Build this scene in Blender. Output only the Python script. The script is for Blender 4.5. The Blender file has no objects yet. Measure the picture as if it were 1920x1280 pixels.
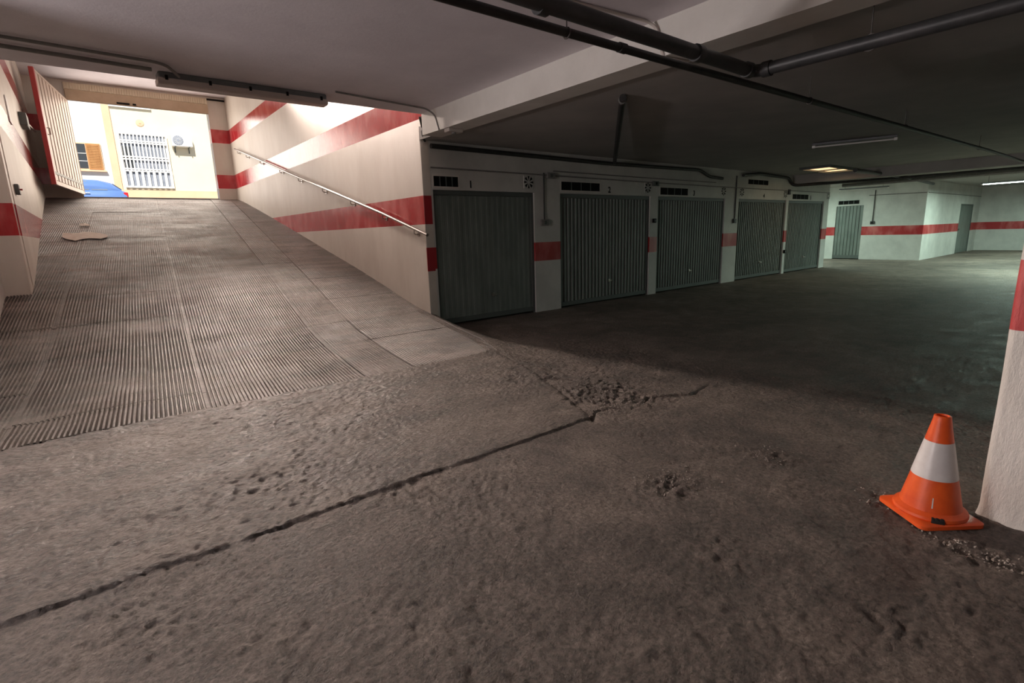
import bpy, math, random
import numpy as np
from mathutils import Matrix, Vector
random.seed(7); rng = np.random.default_rng(7)
sc = bpy.context.scene
COL = sc.collection

# ------------------------------------------------------------------ camera
cam = bpy.data.cameras.new('camera'); cam.lens = 18.216; cam.sensor_width = 36; cam.clip_start = .02; cam.clip_end = 300
camo = bpy.data.objects.new('camera', cam); COL.objects.link(camo); sc.camera = camo
yaw, pitch, roll = math.radians(38.514), math.radians(-11.881), math.radians(-1.7696)
fw = Vector((math.cos(pitch)*math.sin(yaw), math.cos(pitch)*math.cos(yaw), math.sin(pitch)))
rt = Vector((math.cos(yaw), -math.sin(yaw), 0)); up = rt.cross(fw)
r2 = rt*math.cos(roll)+up*math.sin(roll); u2 = -rt*math.sin(roll)+up*math.cos(roll)
M = Matrix(((r2.x, u2.x, -fw.x, 0), (r2.y, u2.y, -fw.y, 0), (r2.z, u2.z, -fw.z, 1.45), (0, 0, 0, 1)))
camo.matrix_world = M

# ------------------------------------------------------------------ world, sun, daylight, exposure
w = bpy.data.worlds.new('sky'); sc.world = w; w.use_nodes = True
bg = w.node_tree.nodes['Background']; bg.inputs[0].default_value = (.62, .76, 1, 1); bg.inputs[1].default_value = .55
sv = sc.view_settings
sv.view_transform = 'Standard'; sv.look = 'None'; sv.exposure = 0; sv.gamma = 1; sv.use_curve_mapping = False

def light(name, kind, loc, energy, color=(1, 1, 1), size=None, rot=(0, 0, 0), parent=None):
    l = bpy.data.lights.new(name, kind); l.energy = energy; l.color = color
    if kind == 'AREA':
        l.shape = 'RECTANGLE'; l.size, l.size_y = size
    o = bpy.data.objects.new(name, l); COL.objects.link(o); o.location = loc; o.rotation_euler = rot
    return o
sun = light('sun', 'SUN', (0, 0, 20), 6.6, (1, .94, .84), rot=(math.radians(44), 0, math.radians(-18)))
sun.data.angle = .01
# daylight entering the garage through the street doorway at the head of the ramp
light('doorway_daylight', 'AREA', (1.85, 19.12, 4.05), 95, (1, .86, .74), size=(3.3, 2.45), rot=(math.radians(-90), 0, 0))

# ------------------------------------------------------------------ helpers
OFF = {}
class MB:
    def __init__(s): s.v = []; s.f = []
    def add(s, v, f):
        n = len(s.v); s.v += [tuple(p) for p in v]; s.f += [tuple(i+n for i in q) for q in f]; return s
    def box(s, x0, x1, y0, y1, z0, z1):
        v = [(x, y, z) for z in (z0, z1) for y in (y0, y1) for x in (x0, x1)]
        return s.add(v, [(0, 2, 3, 1), (4, 5, 7, 6), (0, 1, 5, 4), (2, 6, 7, 3), (0, 4, 6, 2), (1, 3, 7, 5)])
    def bbox(s, x0, x1, y0, y1, z0, z1, b=.004):   # box with chamfered edges
        v = []; 
        for z, ins in ((z0, b), (z0+b, 0), (z1-b, 0), (z1, b)):
            xa, xb, ya, yb = x0+ins, x1-ins, y0+ins, y1-ins
            v += [(xa+b, ya, z), (xb-b, ya, z), (xb, ya+b, z), (xb, yb-b, z), (xb-b, yb, z), (xa+b, yb, z), (xa, yb-b, z), (xa, ya+b, z)]
        f = [tuple(range(7, -1, -1)), tuple(range(24, 32))]
        for k in range(3):
            for i in range(8):
                j = (i+1) % 8; f.append((k*8+i, k*8+j, k*8+8+j, k*8+8+i))
        return s.add(v, f)
    def tube(s, pts, r, n=10, cap=True):
        P = [Vector(p) for p in pts]; rs = r if isinstance(r, (list, tuple)) else [r]*len(P)
        v = []; f = []; up = None
        for i, p in enumerate(P):
            t = (P[min(i+1, len(P)-1)]-P[max(i-1, 0)]).normalized()
            if up is None: up = Vector((0, 0, 1)) if abs(t.z) < .9 else Vector((1, 0, 0))
            a = t.cross(up).normalized(); b = a.cross(t).normalized(); up = b
            for k in range(n):
                th = 2*math.pi*k/n; v.append(p+a*math.cos(th)*rs[i]+b*math.sin(th)*rs[i])
        for i in range(len(P)-1):
            for k in range(n):
                j = (k+1) % n; f.append((i*n+k, i*n+j, (i+1)*n+j, (i+1)*n+k))
        if cap: f += [tuple(range(n-1, -1, -1)), tuple(range((len(P)-1)*n, len(P)*n))]
        return s.add(v, f)
    def lathe(s, c, prof, n=32, axis='z', phase=0):
        v = []; f = []
        for (r, h) in prof:
            for k in range(n):
                th = 2*math.pi*k/n+phase; a, b = r*math.cos(th), r*math.sin(th)
                v.append((c[0]+a, c[1]+b, c[2]+h) if axis == 'z' else (c[0]+a, c[1]+h, c[2]+b))
        for i in range(len(prof)-1):
            for k in range(n):
                j = (k+1) % n; f.append((i*n+k, i*n+j, (i+1)*n+j, (i+1)*n+k))
        if prof[0][0] > 1e-5: f.append(tuple(range(n-1, -1, -1)))
        if prof[-1][0] > 1e-5: f.append(tuple(range((len(prof)-1)*n, len(prof)*n)))
        return s.add(v, f)
    def prism(s, poly, y0, y1):      # polygon in XZ extruded along Y
        n = len(poly); v = [(x, y0, z) for x, z in poly]+[(x, y1, z) for x, z in poly]
        f = [tuple(range(n)), tuple(range(2*n-1, n-1, -1))]+[(i, i+n, (i+1) % n+n, (i+1) % n) for i in range(n)]
        return s.add(v, f)
    def corr(s, x0, x1, z0, z1, y, pitch, depth, th=.004, duty=.5):   # vertically corrugated sheet facing -Y
        xs = []; x = x0; e = pitch*.12
        while x < x1-1e-6:
            for dx, d in ((0, 0), (pitch*duty-e, 0), (pitch*duty, 1), (pitch-e, 1)):
                if x+dx < x1: xs.append((x+dx, d))
            x += pitch
        xs.append((x1, 0)); n = len(xs)
        v = [(a, y+d*depth, z0) for a, d in xs]+[(a, y+d*depth, z1) for a, d in xs]
        v += [(a, y+d*depth+th, z0) for a, d in xs]+[(a, y+d*depth+th, z1) for a, d in xs]
        f = []
        for i in range(n-1):
            f += [(i, i+1, n+i+1, n+i), (2*n+i, 3*n+i, 3*n+i+1, 2*n+i+1), (i, 2*n+i, 2*n+i+1, i+1), (n+i, n+i+1, 3*n+i+1, 3*n+i)]
        return s.add(v, f)
    def build(s, name, m, parent=None, smooth=False, local=False):
        me = bpy.data.meshes.new(name); o = bpy.data.objects.new(name, me); COL.objects.link(o)
        off = Vector((0, 0, 0))
        if parent is not None:
            o.parent = parent
            if not local: off = OFF.get(parent.name, off)
        OFF[o.name] = off.copy()
        me.from_pydata([(p[0]-off.x, p[1]-off.y, p[2]-off.z) for p in s.v], [], s.f)
        if m is not None: me.materials.append(m)
        if smooth is True: me.shade_smooth()
        elif smooth: me.shade_smooth(); me.set_sharp_from_angle(angle=smooth)
        me.update(); return o
SA = math.radians(40)
def tag(o, label=None, cat=None, group=None, kind=None):
    for k, v in (('label', label), ('category', cat), ('group', group), ('kind', kind)):
        if v: o[k] = v
    return o
def thing(name, loc, label, cat, group=None, rz=0, kind=None):
    o = bpy.data.objects.new(name, None); COL.objects.link(o); o.empty_display_size = .1
    o.location = loc; o.rotation_euler = (0, 0, rz); OFF[o.name] = Vector(loc)
    return tag(o, label, cat, group, kind)

def mat(name, c1, c2=None, scale=6, rough=.7, bump=0, bscale=60, metal=0, stretch=(1, 1, 1), emit=None, estr=0, detail=6, lo=.35, hi=.65, spec=.5, bdist=.01, bands=None, bandcol=(.5, .02, .03), bandrough=.22, rvar=0, grit=0, gscale=120, stain=0, sscale=.8):
    m = bpy.data.materials.new(name); m.use_nodes = True; nt = m.node_tree; N = nt.nodes; L = nt.links
    b = N['Principled BSDF']; b.inputs['Roughness'].default_value = rough; b.inputs['Metallic'].default_value = metal
    b.inputs['Specular IOR Level'].default_value = spec
    geo = N.new('ShaderNodeNewGeometry'); mp = N.new('ShaderNodeMapping'); mp.inputs['Scale'].default_value = stretch
    L.new(geo.outputs['Position'], mp.inputs[0])
    col = None
    if c2 is not None:
        no = N.new('ShaderNodeTexNoise'); no.inputs['Scale'].default_value = scale; no.inputs['Detail'].default_value = detail; no.inputs['Roughness'].default_value = .62
        L.new(mp.outputs[0], no.inputs[0])
        rp = N.new('ShaderNodeValToRGB'); rp.color_ramp.elements[0].position = lo; rp.color_ramp.elements[1].position = hi
        rp.color_ramp.elements[0].color = (*c1, 1); rp.color_ramp.elements[1].color = (*c2, 1)
        L.new(no.outputs[0], rp.inputs[0]); col = rp.outputs[0]
        if rvar:
            mr = N.new('ShaderNodeMapRange'); mr.inputs[1].default_value = lo; mr.inputs[2].default_value = hi
            mr.inputs[3].default_value = rough-rvar; mr.inputs[4].default_value = rough+rvar
            L.new(no.outputs[0], mr.inputs[0]); L.new(mr.outputs[0], b.inputs['Roughness'])
    else:
        b.inputs['Base Color'].default_value = (*c1, 1)
    if grit:
        ng = N.new('ShaderNodeTexNoise'); ng.inputs['Scale'].default_value = gscale; ng.inputs['Detail'].default_value = 5; ng.inputs['Roughness'].default_value = .7
        L.new(mp.outputs[0], ng.inputs[0]); mg = N.new('ShaderNodeMapRange'); mg.inputs[1].default_value = .3; mg.inputs[2].default_value = .7; mg.inputs[3].default_value = 1-grit; mg.inputs[4].default_value = 1+grit
        L.new(ng.outputs[0], mg.inputs[0]); vm = N.new('ShaderNodeVectorMath'); vm.operation = 'SCALE'; L.new(col, vm.inputs[0]); L.new(mg.outputs[0], vm.inputs[3]); col = vm.outputs[0]
    for amp, scl, det in ((stain, sscale, 4), (stain*.8, sscale*5.3, 6)):
        if not amp: continue
        ng = N.new('ShaderNodeTexNoise'); ng.inputs['Scale'].default_value = scl; ng.inputs['Detail'].default_value = det; ng.inputs['Roughness'].default_value = .6; ng.inputs['Distortion'].default_value = .6
        L.new(mp.outputs[0], ng.inputs[0]); mg = N.new('ShaderNodeMapRange'); mg.inputs[1].default_value = .34; mg.inputs[2].default_value = .66; mg.inputs[3].default_value = 1-amp; mg.inputs[4].default_value = 1+amp*.8
        L.new(ng.outputs[0], mg.inputs[0]); vm = N.new('ShaderNodeVectorMath'); vm.operation = 'SCALE'; L.new(col, vm.inputs[0]); L.new(mg.outputs[0], vm.inputs[3]); col = vm.outputs[0]
    if bands:
        sep = N.new('ShaderNodeSeparateXYZ'); L.new(geo.outputs['Position'], sep.inputs[0]); mask = None
        for z0, z1 in bands:
            g = N.new('ShaderNodeMath'); g.operation = 'GREATER_THAN'; g.inputs[1].default_value = z0; L.new(sep.outputs[2], g.inputs[0])
            l = N.new('ShaderNodeMath'); l.operation = 'LESS_THAN'; l.inputs[1].default_value = z1; L.new(sep.outputs[2], l.inputs[0])
            mu = N.new('ShaderNodeMath'); mu.operation = 'MULTIPLY'; L.new(g.outputs[0], mu.inputs[0]); L.new(l.outputs[0], mu.inputs[1])
            if mask is None: mask = mu.outputs[0]
            else:
                ad = N.new('ShaderNodeMath'); ad.operation = 'MAXIMUM'; L.new(mask, ad.inputs[0]); L.new(mu.outputs[0], ad.inputs[1]); mask = ad.outputs[0]
        # worn patches in the paint
        n2 = N.new('ShaderNodeTexNoise'); n2.inputs['Scale'].default_value = 3.2; n2.inputs['Detail'].default_value = 7
        mp2 = N.new('ShaderNodeMapping'); mp2.inputs['Scale'].default_value = (1, 1, .45); L.new(geo.outputs['Position'], mp2.inputs[0]); L.new(mp2.outputs[0], n2.inputs[0])
        rp2 = N.new('ShaderNodeValToRGB'); rp2.color_ramp.elements[0].position = .45; rp2.color_ramp.elements[1].position = .72
        rp2.color_ramp.elements[0].color = (*bandcol, 1); rp2.color_ramp.elements[1].color = (min(1, bandcol[0]*1.3+.08), bandcol[1]+.14, bandcol[2]+.13, 1)
        L.new(n2.outputs[0], rp2.inputs[0])
        mx = N.new('ShaderNodeMix'); mx.data_type = 'RGBA'; L.new(mask, mx.inputs[0])
        if col is not None: L.new(col, mx.inputs[6])
        else: mx.inputs[6].default_value = (*c1, 1)
        L.new(rp2.outputs[0], mx.inputs[7]); col = mx.outputs[2]
        mr = N.new('ShaderNodeMapRange'); mr.inputs[3].default_value = rough; mr.inputs[4].default_value = bandrough
        L.new(mask, mr.inputs[0]); L.new(mr.outputs[0], b.inputs['Roughness'])
    if col is not None: L.new(col, b.inputs['Base Color'])
    if bump:
        n3 = N.new('ShaderNodeTexNoise'); n3.inputs['Scale'].default_value = bscale; n3.inputs['Detail'].default_value = 8; n3.inputs['Roughness'].default_value = .7
        L.new(mp.outputs[0], n3.inputs[0])
        bp = N.new('ShaderNodeBump'); bp.inputs['Strength'].default_value = bump; bp.inputs['Distance'].default_value = bdist
        L.new(n3.outputs[0], bp.inputs['Height']); L.new(bp.outputs[0], b.inputs['Normal'])
    if emit: b.inputs['Emission Color'].default_value = (*emit, 1); b.inputs['Emission Strength'].default_value = estr
    return m

RED = (.50, .022, .03)
m_floor = mat('floor_concrete', (.14, .108, .088), (.27, .218, .183), 3.0, .6, 1.0, 30, detail=12, lo=.3, hi=.7, bdist=.055, rvar=.14, grit=.55, gscale=46, stain=.30, sscale=.9)
m_apron = mat('apron_concrete', (.13, .10, .083), (.28, .226, .19), 2.6, .52, 1.0, 30, detail=12, stretch=(.7, 1.3, 1), lo=.3, hi=.7, bdist=.055, rvar=.16, grit=.6, gscale=46, stain=.34, sscale=.8)
m_ramp = mat('ramp_concrete', (.11, .088, .076), (.25, .205, .18), 3.0, .5, .8, 26, detail=10, stretch=(.5, 1.7, 1), lo=.3, hi=.7, rvar=.16, bdist=.02, grit=.35, gscale=40, stain=.35, sscale=.8)
m_base = mat('ramp_base', (.10, .08, .07), (.14, .115, .10), 4, .8)
m_wallr = mat('ramp_wall_paint', (.66, .60, .52), (.76, .71, .63), 1.6, .48, .22, 28, stretch=(1, 1, .35), bands=[(1.61, 2.03), (3.10, 3.52), (4.48, 4.88)], bandcol=RED, bandrough=.13, spec=.7)
m_wallend = mat('wall_end_paint', (.64, .60, .54), (.74, .70, .64), 2, .55, .2, 40, bands=[(.90, 1.26), (1.61, 2.03)], bandcol=(.38, .02, .03), bandrough=.35)
m_wallg = mat('garage_wall_paint', (.56, .56, .54), (.68, .68, .65), 1.8, .6, .25, 35, bands=[(.93, 1.26)], bandcol=(.42, .02, .025), bandrough=.35)
m_plain = mat('plain_wall_paint', (.64, .62, .58), (.73, .71, .67), 1.8, .65, .25, 35)
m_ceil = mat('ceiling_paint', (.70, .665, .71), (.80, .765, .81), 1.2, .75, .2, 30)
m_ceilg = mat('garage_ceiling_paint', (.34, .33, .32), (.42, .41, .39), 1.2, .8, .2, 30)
m_pillar = mat('pillar_plaster', (.66, .63, .58), (.78, .75, .70), 5, .55, .55, 14, stretch=(1, 1, .35), bands=[(.94, 1.26)], bandcol=(.48, .02, .025), bandrough=.35, bdist=.025)
m_doorg = mat('door_green_grey', (.135, .158, .146), (.19, .218, .202), 5, .5, .1, 80, stretch=(1, 1, .3))
m_frame = mat('door_frame_dark', (.10, .115, .11), None, rough=.5)
m_black = mat('black_plastic', (.010, .010, .010), None, rough=.8, spec=.15)
m_pipe = mat('pipe_dark_grey', (.035, .038, .04), (.06, .06, .062), 8, .45)
m_pipe2 = mat('pipe_black', (.02, .02, .02), (.035, .033, .032), 8, .5)
m_conduit = mat('conduit_grey', (.20, .19, .185), (.26, .25, .24), 9, .5)
m_condl = mat('conduit_cream', (.55, .50, .46), None, rough=.5)
m_metal = mat('brushed_steel', (.33, .30, .28), (.44, .41, .38), 30, .34, metal=1)
m_rod = mat('threaded_rod', (.10, .09, .085), None, rough=.5, metal=.6)
m_house = mat('lamp_housing_grey', (.15, .16, .17), (.19, .20, .21), 8, .5)
m_diff = mat('lamp_diffuser_off', (.55, .48, .45), None, rough=.25)
m_white = mat('white_plastic', (.78, .77, .75), None, rough=.45)
m_tubeoff = mat('tube_off', (.72, .72, .70), None, rough=.2)
m_orange = mat('cone_orange', (.92, .13, .02), (.78, .09, .016), 9, .42, .12, 60)
m_sleeve = mat('cone_sleeve', (.72, .68, .66), (.80, .77, .75), 14, .3)
m_rubber = mat('dark_dirt', (.02, .018, .016), None, rough=.8)

# ------------------------------------------------------------------ setting: floor
RY = [0, 2.66, 4.95, 6.0, 7.09, 8.1, 9.13, 13.24, 15.9, 18.3, 19.3, 20.2]
RZ = [0, .004, .04, .10, .215, .44, .70, 1.585, 2.145, 2.63, 2.80, 2.82]
_fy = np.arange(-2, 24, .05); _fz = np.interp(_fy, RY, RZ)
_k = np.exp(-(np.arange(-20, 21)*.05/.45)**2/2); _k /= _k.sum(); _sm = np.convolve(np.pad(_fz, 20, mode='edge'), _k, 'valid')
_fz = np.where(_fy < 4.2, _fz, _sm)
def rz(y): return np.interp(y, _fy, _fz)
def vnoise(x, y, f, seed):          # smooth value noise for relief
    r = np.random.default_rng(seed); T = r.random((64, 64)); X = x*f; Y = y*f
    i = np.floor(X).astype(int); j = np.floor(Y).astype(int); a = X-i; b = Y-j
    a = a*a*(3-2*a); b = b*b*(3-2*b); g = lambda p, q: T[p % 64, q % 64]
    return (g(i, j)*(1-a)+g(i+1, j)*a)*(1-b)+(g(i, j+1)*(1-a)+g(i+1, j+1)*a)*b-.5
def segdist(x, y, pts):
    d = np.full(x.shape, 1e9)
    for (x0, y0), (x1, y1) in zip(pts[:-1], pts[1:]):
        dx, dy = x1-x0, y1-y0; t = np.clip(((x-x0)*dx+(y-y0)*dy)/(dx*dx+dy*dy), 0, 1)
        d = np.minimum(d, np.hypot(x-x0-t*dx, y-y0-t*dy))
    return d
JOINT = [(-8, 2.66), (2.87, 2.63)]
EDGE = [(2.87, 2.63), (3.10, 3.16), (3.43, 3.96), (3.62, 4.75), (3.9, 5.6), (4.03, 7.0)]
CRACK1 = [(2.87, 2.63), (3.02, 2.72), (3.17, 2.70), (3.28, 2.58), (3.40, 2.57), (3.62, 2.66), (3.80, 2.56), (3.99, 2.45), (4.3, 2.5)]
CRACK2 = [(3.35, 3.75), (3.55, 3.5), (3.6, 3.25), (3.75, 3.3), (3.95, 3.05)]
CRACK3 = [(2.60, 1.78), (2.95, 1.62), (3.26, 1.51), (3.2, 1.28), (3.45, 1.05)]
CRACK4 = [(3.12, .80), (3.0, .66), (2.87, .47), (2.86, .34), (2.86, .21), (2.8, 0)]
def smooth(t): t = np.clip(t, 0, 1); return t*t*(3-2*t)
def edge_x(y): return np.interp(y, [p[1] for p in EDGE], [p[0] for p in EDGE])
def floor_z(x, y):
    s = 1-smooth((x-edge_x(y))/.42)
    z = rz(y)*np.where(y > 2.66, s, 0)
    nj = .012*vnoise(x, y, 9, 3)+.02*vnoise(x, y, 2.2, 4)
    ap = (y > 2.66+nj) & (x < edge_x(y)+.03*vnoise(x, y, 8, 5))
    z = z+np.where(ap, .009, 0)
    patch = np.clip(.8+1.2*vnoise(x, y, 1.3, 41), .4, 1.25)
    rough = (.005*vnoise(x, y, 9, 1)+.007*vnoise(x, y, 19, 2)+.009*vnoise(x, y, 31, 7)+.009*vnoise(x, y, 43, 33)-.014*np.clip(vnoise(x, y, 38, 31)-.12, 0, 1)-.008*np.clip(vnoise(x, y, 22, 32)-.25, 0, 1))*patch+.006*vnoise(x, y, 3, 6)
    z = z+rough
    dj = np.abs(y-2.66-nj); z = z-np.where(x < 2.9, .008*np.exp(-(dj/.010)**2), 0)
    wob = .03*vnoise(x, y, 7, 8)
    for pts, w_, dp in ((EDGE, .03, .010), (CRACK1, .015, .020), (CRACK2, .03, .016), (CRACK3, .02, .008), (CRACK4, .03, .010)):
        d = np.abs(segdist(x, y, pts)+wob); z = z-dp*np.exp(-(d/w_)**2)
    # broken patches: chunky relief
    for cx, cy, r_, a_ in ((3.42, 3.0, .40, .026), (2.44, 1.57, .14, .020), (2.25, 1.64, .2, .008), (2.86, .33, .16, .016), (3.6, 2.5, .25, .010), (2.09, .45, .10, .02), (2.0, 1.05, .16, .010), (3.2, 1.4, .15, .014), (.3, 1.7, .3, .008), (1.2, 2.55, .2, .012)):
        m_ = np.exp(-(((x-cx)**2+(y-cy)**2)/r_**2)**1.5)
        z = z+m_*a_*(np.abs(vnoise(x, y, 19, 11))*2.2+vnoise(x, y, 37, 12)-.5)
    return z
xs = np.concatenate([np.arange(-8, -1, .5), np.arange(-1, 5, .0125), np.arange(5, 8, .1), np.arange(8, 34.01, .5)])
ys = np.concatenate([np.arange(-8, 0, .5), np.arange(0, 4.945, .0125), [4.95], np.arange(5.05, 7.09, .06), [7.09], np.arange(7.3, 12.01, .3)])
GX, GY = np.meshgrid(xs, ys, indexing='ij'); GZ = floor_z(GX, GY)
far = (GX > 7) | (GX < -1.2) | (GY < -.2); GZ = np.where(far, np.where((GY > 2.66) & (GX < 3), rz(GY)+.009, 0), GZ)
ny = len(ys); cx = (xs[:-1]+xs[1:])/2; cy = (ys[:-1]+ys[1:])/2
CXm, CYm = np.meshgrid(cx, cy, indexing='ij')
solid = ~(((CYm > 4.95) & (CXm < edge_x(CYm)-.12)) | ((CYm > 7.2) & (CXm < 4.1)))
apron = solid & (CYm > 2.66) & (CXm < edge_x(CYm)) & (CYm < 4.96)
def grid_obj(name, cells, m):
    I, J = np.nonzero(cells); k = I*ny+J
    q = np.stack([k, k+ny, k+ny+1, k+1], 1); used, inv = np.unique(q, return_inverse=True)
    V = np.stack([GX.ravel(), GY.ravel(), GZ.ravel()], 1)[used]
    me = bpy.data.meshes.new(name); me.from_pydata(V.tolist(), [], inv.reshape(-1, 4).tolist()); me.materials.append(m); me.shade_smooth()
    o = bpy.data.objects.new(name, me); COL.objects.link(o); OFF[o.name] = Vector((0, 0, 0)); return o
tag(grid_obj('floor', solid & ~apron, m_floor), 'worn brown concrete garage floor with cracks and chipped patches', 'floor', kind='structure')
tag(grid_obj('floor_apron', apron, m_apron), 'rough concrete apron strip at the foot of the ribbed ramp', 'floor', kind='structure')

tag(MB().box(-4.8, 34.3, -8.2, 12.2, -.3, -.1).build('floor_slab', m_base), 'structural slab beneath the concrete garage floor', 'floor', kind='structure')
# ribbed ramp: a base slab carrying separate ribbed panels
b = MB(); yy = np.arange(4.95, 19.36, .3); v = []; f = []
for i, y in enumerate(yy):
    z = float(rz(y))-.03; v += [(-1.1, y, z), (3.9 if y < 7.1 else 4.06, y, z)]
    if i: f.append((2*i-2, 2*i-1, 2*i+1, 2*i))
ramp = tag(b.add(v, f).build('floor_ramp', m_base), 'ribbed concrete vehicle ramp climbing to the street doorway', 'ramp', kind='structure')
UB = [-2.4, -.75, .62, 2.03, 2.58, 4.2]; VB = [4.95, 5.5, 6.35, 7.3, 8.3, 9.4, 10.6, 11.9, 13.3, 14.8, 16.4, 18, 19.36]
for a in range(len(UB)-1):
    for c in range(len(VB)-1):
        u0, u1 = UB[a]+.002, UB[a+1]-.002; v0, v1 = VB[c]+.006, VB[c+1]-.006
        p = .033; us = []; k = math.ceil(u0/p)*p
        prof = [(0, 0), (.006, 1), (.020, 1), (.027, 0)]
        us = [(u0, 0)]
        while k < u1-p:
            us += [(k+d, h) for d, h in prof]; k += p
        us.append((u1, 0)); n = len(us)
        nr = max(2, int((v1-v0)/.09)); vs = np.linspace(v0, v1, nr+1)
        U, Vv = np.meshgrid(np.array([q[0] for q in us]), vs, indexing='ij'); H = np.array([q[1] for q in us])[:, None]
        X = U+.085*(Vv-5); dep = .025 if a < 3 else (.014 if a == 3 else .005)
        fade = np.interp(Vv, [4.9, 8.5, 11, 13], [1, .85, .45, .3])
        wear = np.clip(.85+.9*vnoise(X, Vv, 1.6, 21)+.5*vnoise(X, Vv, 6, 22)+.35*vnoise(X, Vv, 14, 24), .3, 1.15)
        Zz = rz(Vv)+H*dep*fade*wear-dep*.6+.006*vnoise(X, Vv, 4, 23)+random.uniform(-.003, .003)
        xmax = np.where(Vv < 7.085, np.minimum(edge_x(Vv)+.02, 4.01), 4.035); xmin = np.where(Vv < 9.69, -.96, -.68)
        Xc = np.clip(X, xmin, xmax)
        mb = MB(); vv = np.stack([Xc.ravel(), Vv.ravel(), Zz.ravel()], 1).tolist(); ff = []
        W_ = nr+1
        for i in range(n-1):
            for j in range(nr):
                if max(Xc[i+1, j]-Xc[i, j], Xc[i+1, j+1]-Xc[i, j+1]) < 1e-4: continue
                ff.append((i*W_+j, (i+1)*W_+j, (i+1)*W_+j+1, i*W_+j+1))
        if not ff: continue
        mb.add(vv, ff).build('ramp_panel', m_ramp, ramp)

# ------------------------------------------------------------------ setting: walls, ceilings, beam
def structure(name, boxes, m, label, cat):
    b = MB()
    for q in boxes: b.box(*q)
    return tag(b.build(name, m), label, cat, kind='structure')
wr = structure('wall_ramp_right', [(4.03, 4.165, 7.10, 19.2, -.1, 5.95), (4.03, 4.165, 6.67, 7.10, 3.0, 5.95)], m_wallr, 'cream ramp wall with red stripes and steel handrail', 'wall')
MB().box(4.031, 4.164, 7.085, 7.10, 0, 3.1).build('end_face', m_wallend, wr)
wl = structure('wall_ramp_left', [(-.9, -.68, 9.95, 19.2, 0, 5.95)], m_wallr, 'cream left ramp wall with red stripes behind the open gate', 'wall')
structure('wall_left', [(-1.12, -.96, 4.95, 9.7, 0, 5.95), (-8, -1.12, 4.95, 5.1, 0, 5.95)], m_plain, 'plain wall beside the lower left edge of the ramp', 'wall')
MBp = MB().bbox(-1.15, -.69, 9.68, 9.96, .5, 5.95, .012)
tag(MBp.build('pier', m_wallr), 'grey pier with dark red band standing at the left ramp edge', 'pier', kind='structure')
we = structure('wall_ramp_end', [(3.53, 4.165, 19.2, 19.5, 2.4, 5.95), (-.9, .14, 19.2, 19.5, 2.4, 5.95), (.14, 3.53, 19.2, 19.5, 5.76, 5.95)], m_wallr, 'end wall with red stripes framing the street doorway', 'wall')
structure('ceiling', [(-8, 3.84, -8, 6.69, 3.08, 3.3)], m_ceil, 'lit smooth plaster ceiling above the foot of the ramp', 'ceiling')
structure('wall_slab_edge', [(-1.12, 4.03, 6.55, 6.69, 3.3, 5.95)], m_ceil, 'upstand above the ceiling edge at the ramp opening', 'wall')
structure('ceiling_ramp', [(-1.12, 4.165, 6.69, 19.5, 5.82, 5.95)], m_ceil, 'cream ceiling high over the ramp near the doorway', 'ceiling')
structure('trim_1', [(3.84, 4.15, -8, 6.67, 2.80, 3.3)], m_plain, 'long cream ceiling beam running between ramp bay and dark garage', 'beam')
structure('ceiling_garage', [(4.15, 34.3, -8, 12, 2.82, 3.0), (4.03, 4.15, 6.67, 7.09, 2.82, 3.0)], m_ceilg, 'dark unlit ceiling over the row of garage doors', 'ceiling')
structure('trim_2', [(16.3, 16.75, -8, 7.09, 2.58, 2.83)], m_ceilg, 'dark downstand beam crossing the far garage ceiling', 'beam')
structure('roof', [(-8.2, 34.4, -8.2, 19.6, 5.95, 6.15)], m_plain, 'roof slab over the whole garage', 'roof')
structure('wall_back', [(-8.2, 34.4, -8.2, -8, 0, 5.95)], m_plain, 'back wall of the garage behind the viewer', 'wall')
structure('wall_west', [(-4.8, -4.6, -8, 5.1, 0, 5.95)], m_plain, 'side wall of the garage behind the viewer', 'wall')
structure('wall_north', [(4.165, 34.4, 12, 12.2, 0, 5.95)], m_plain, 'outer wall behind the garage boxes', 'wall')
structure('wall_east', [(34.3, 34.45, -8, 12, 0, 5.95)], m_plain, 'outer wall at the far end of the garage', 'wall')

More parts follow.
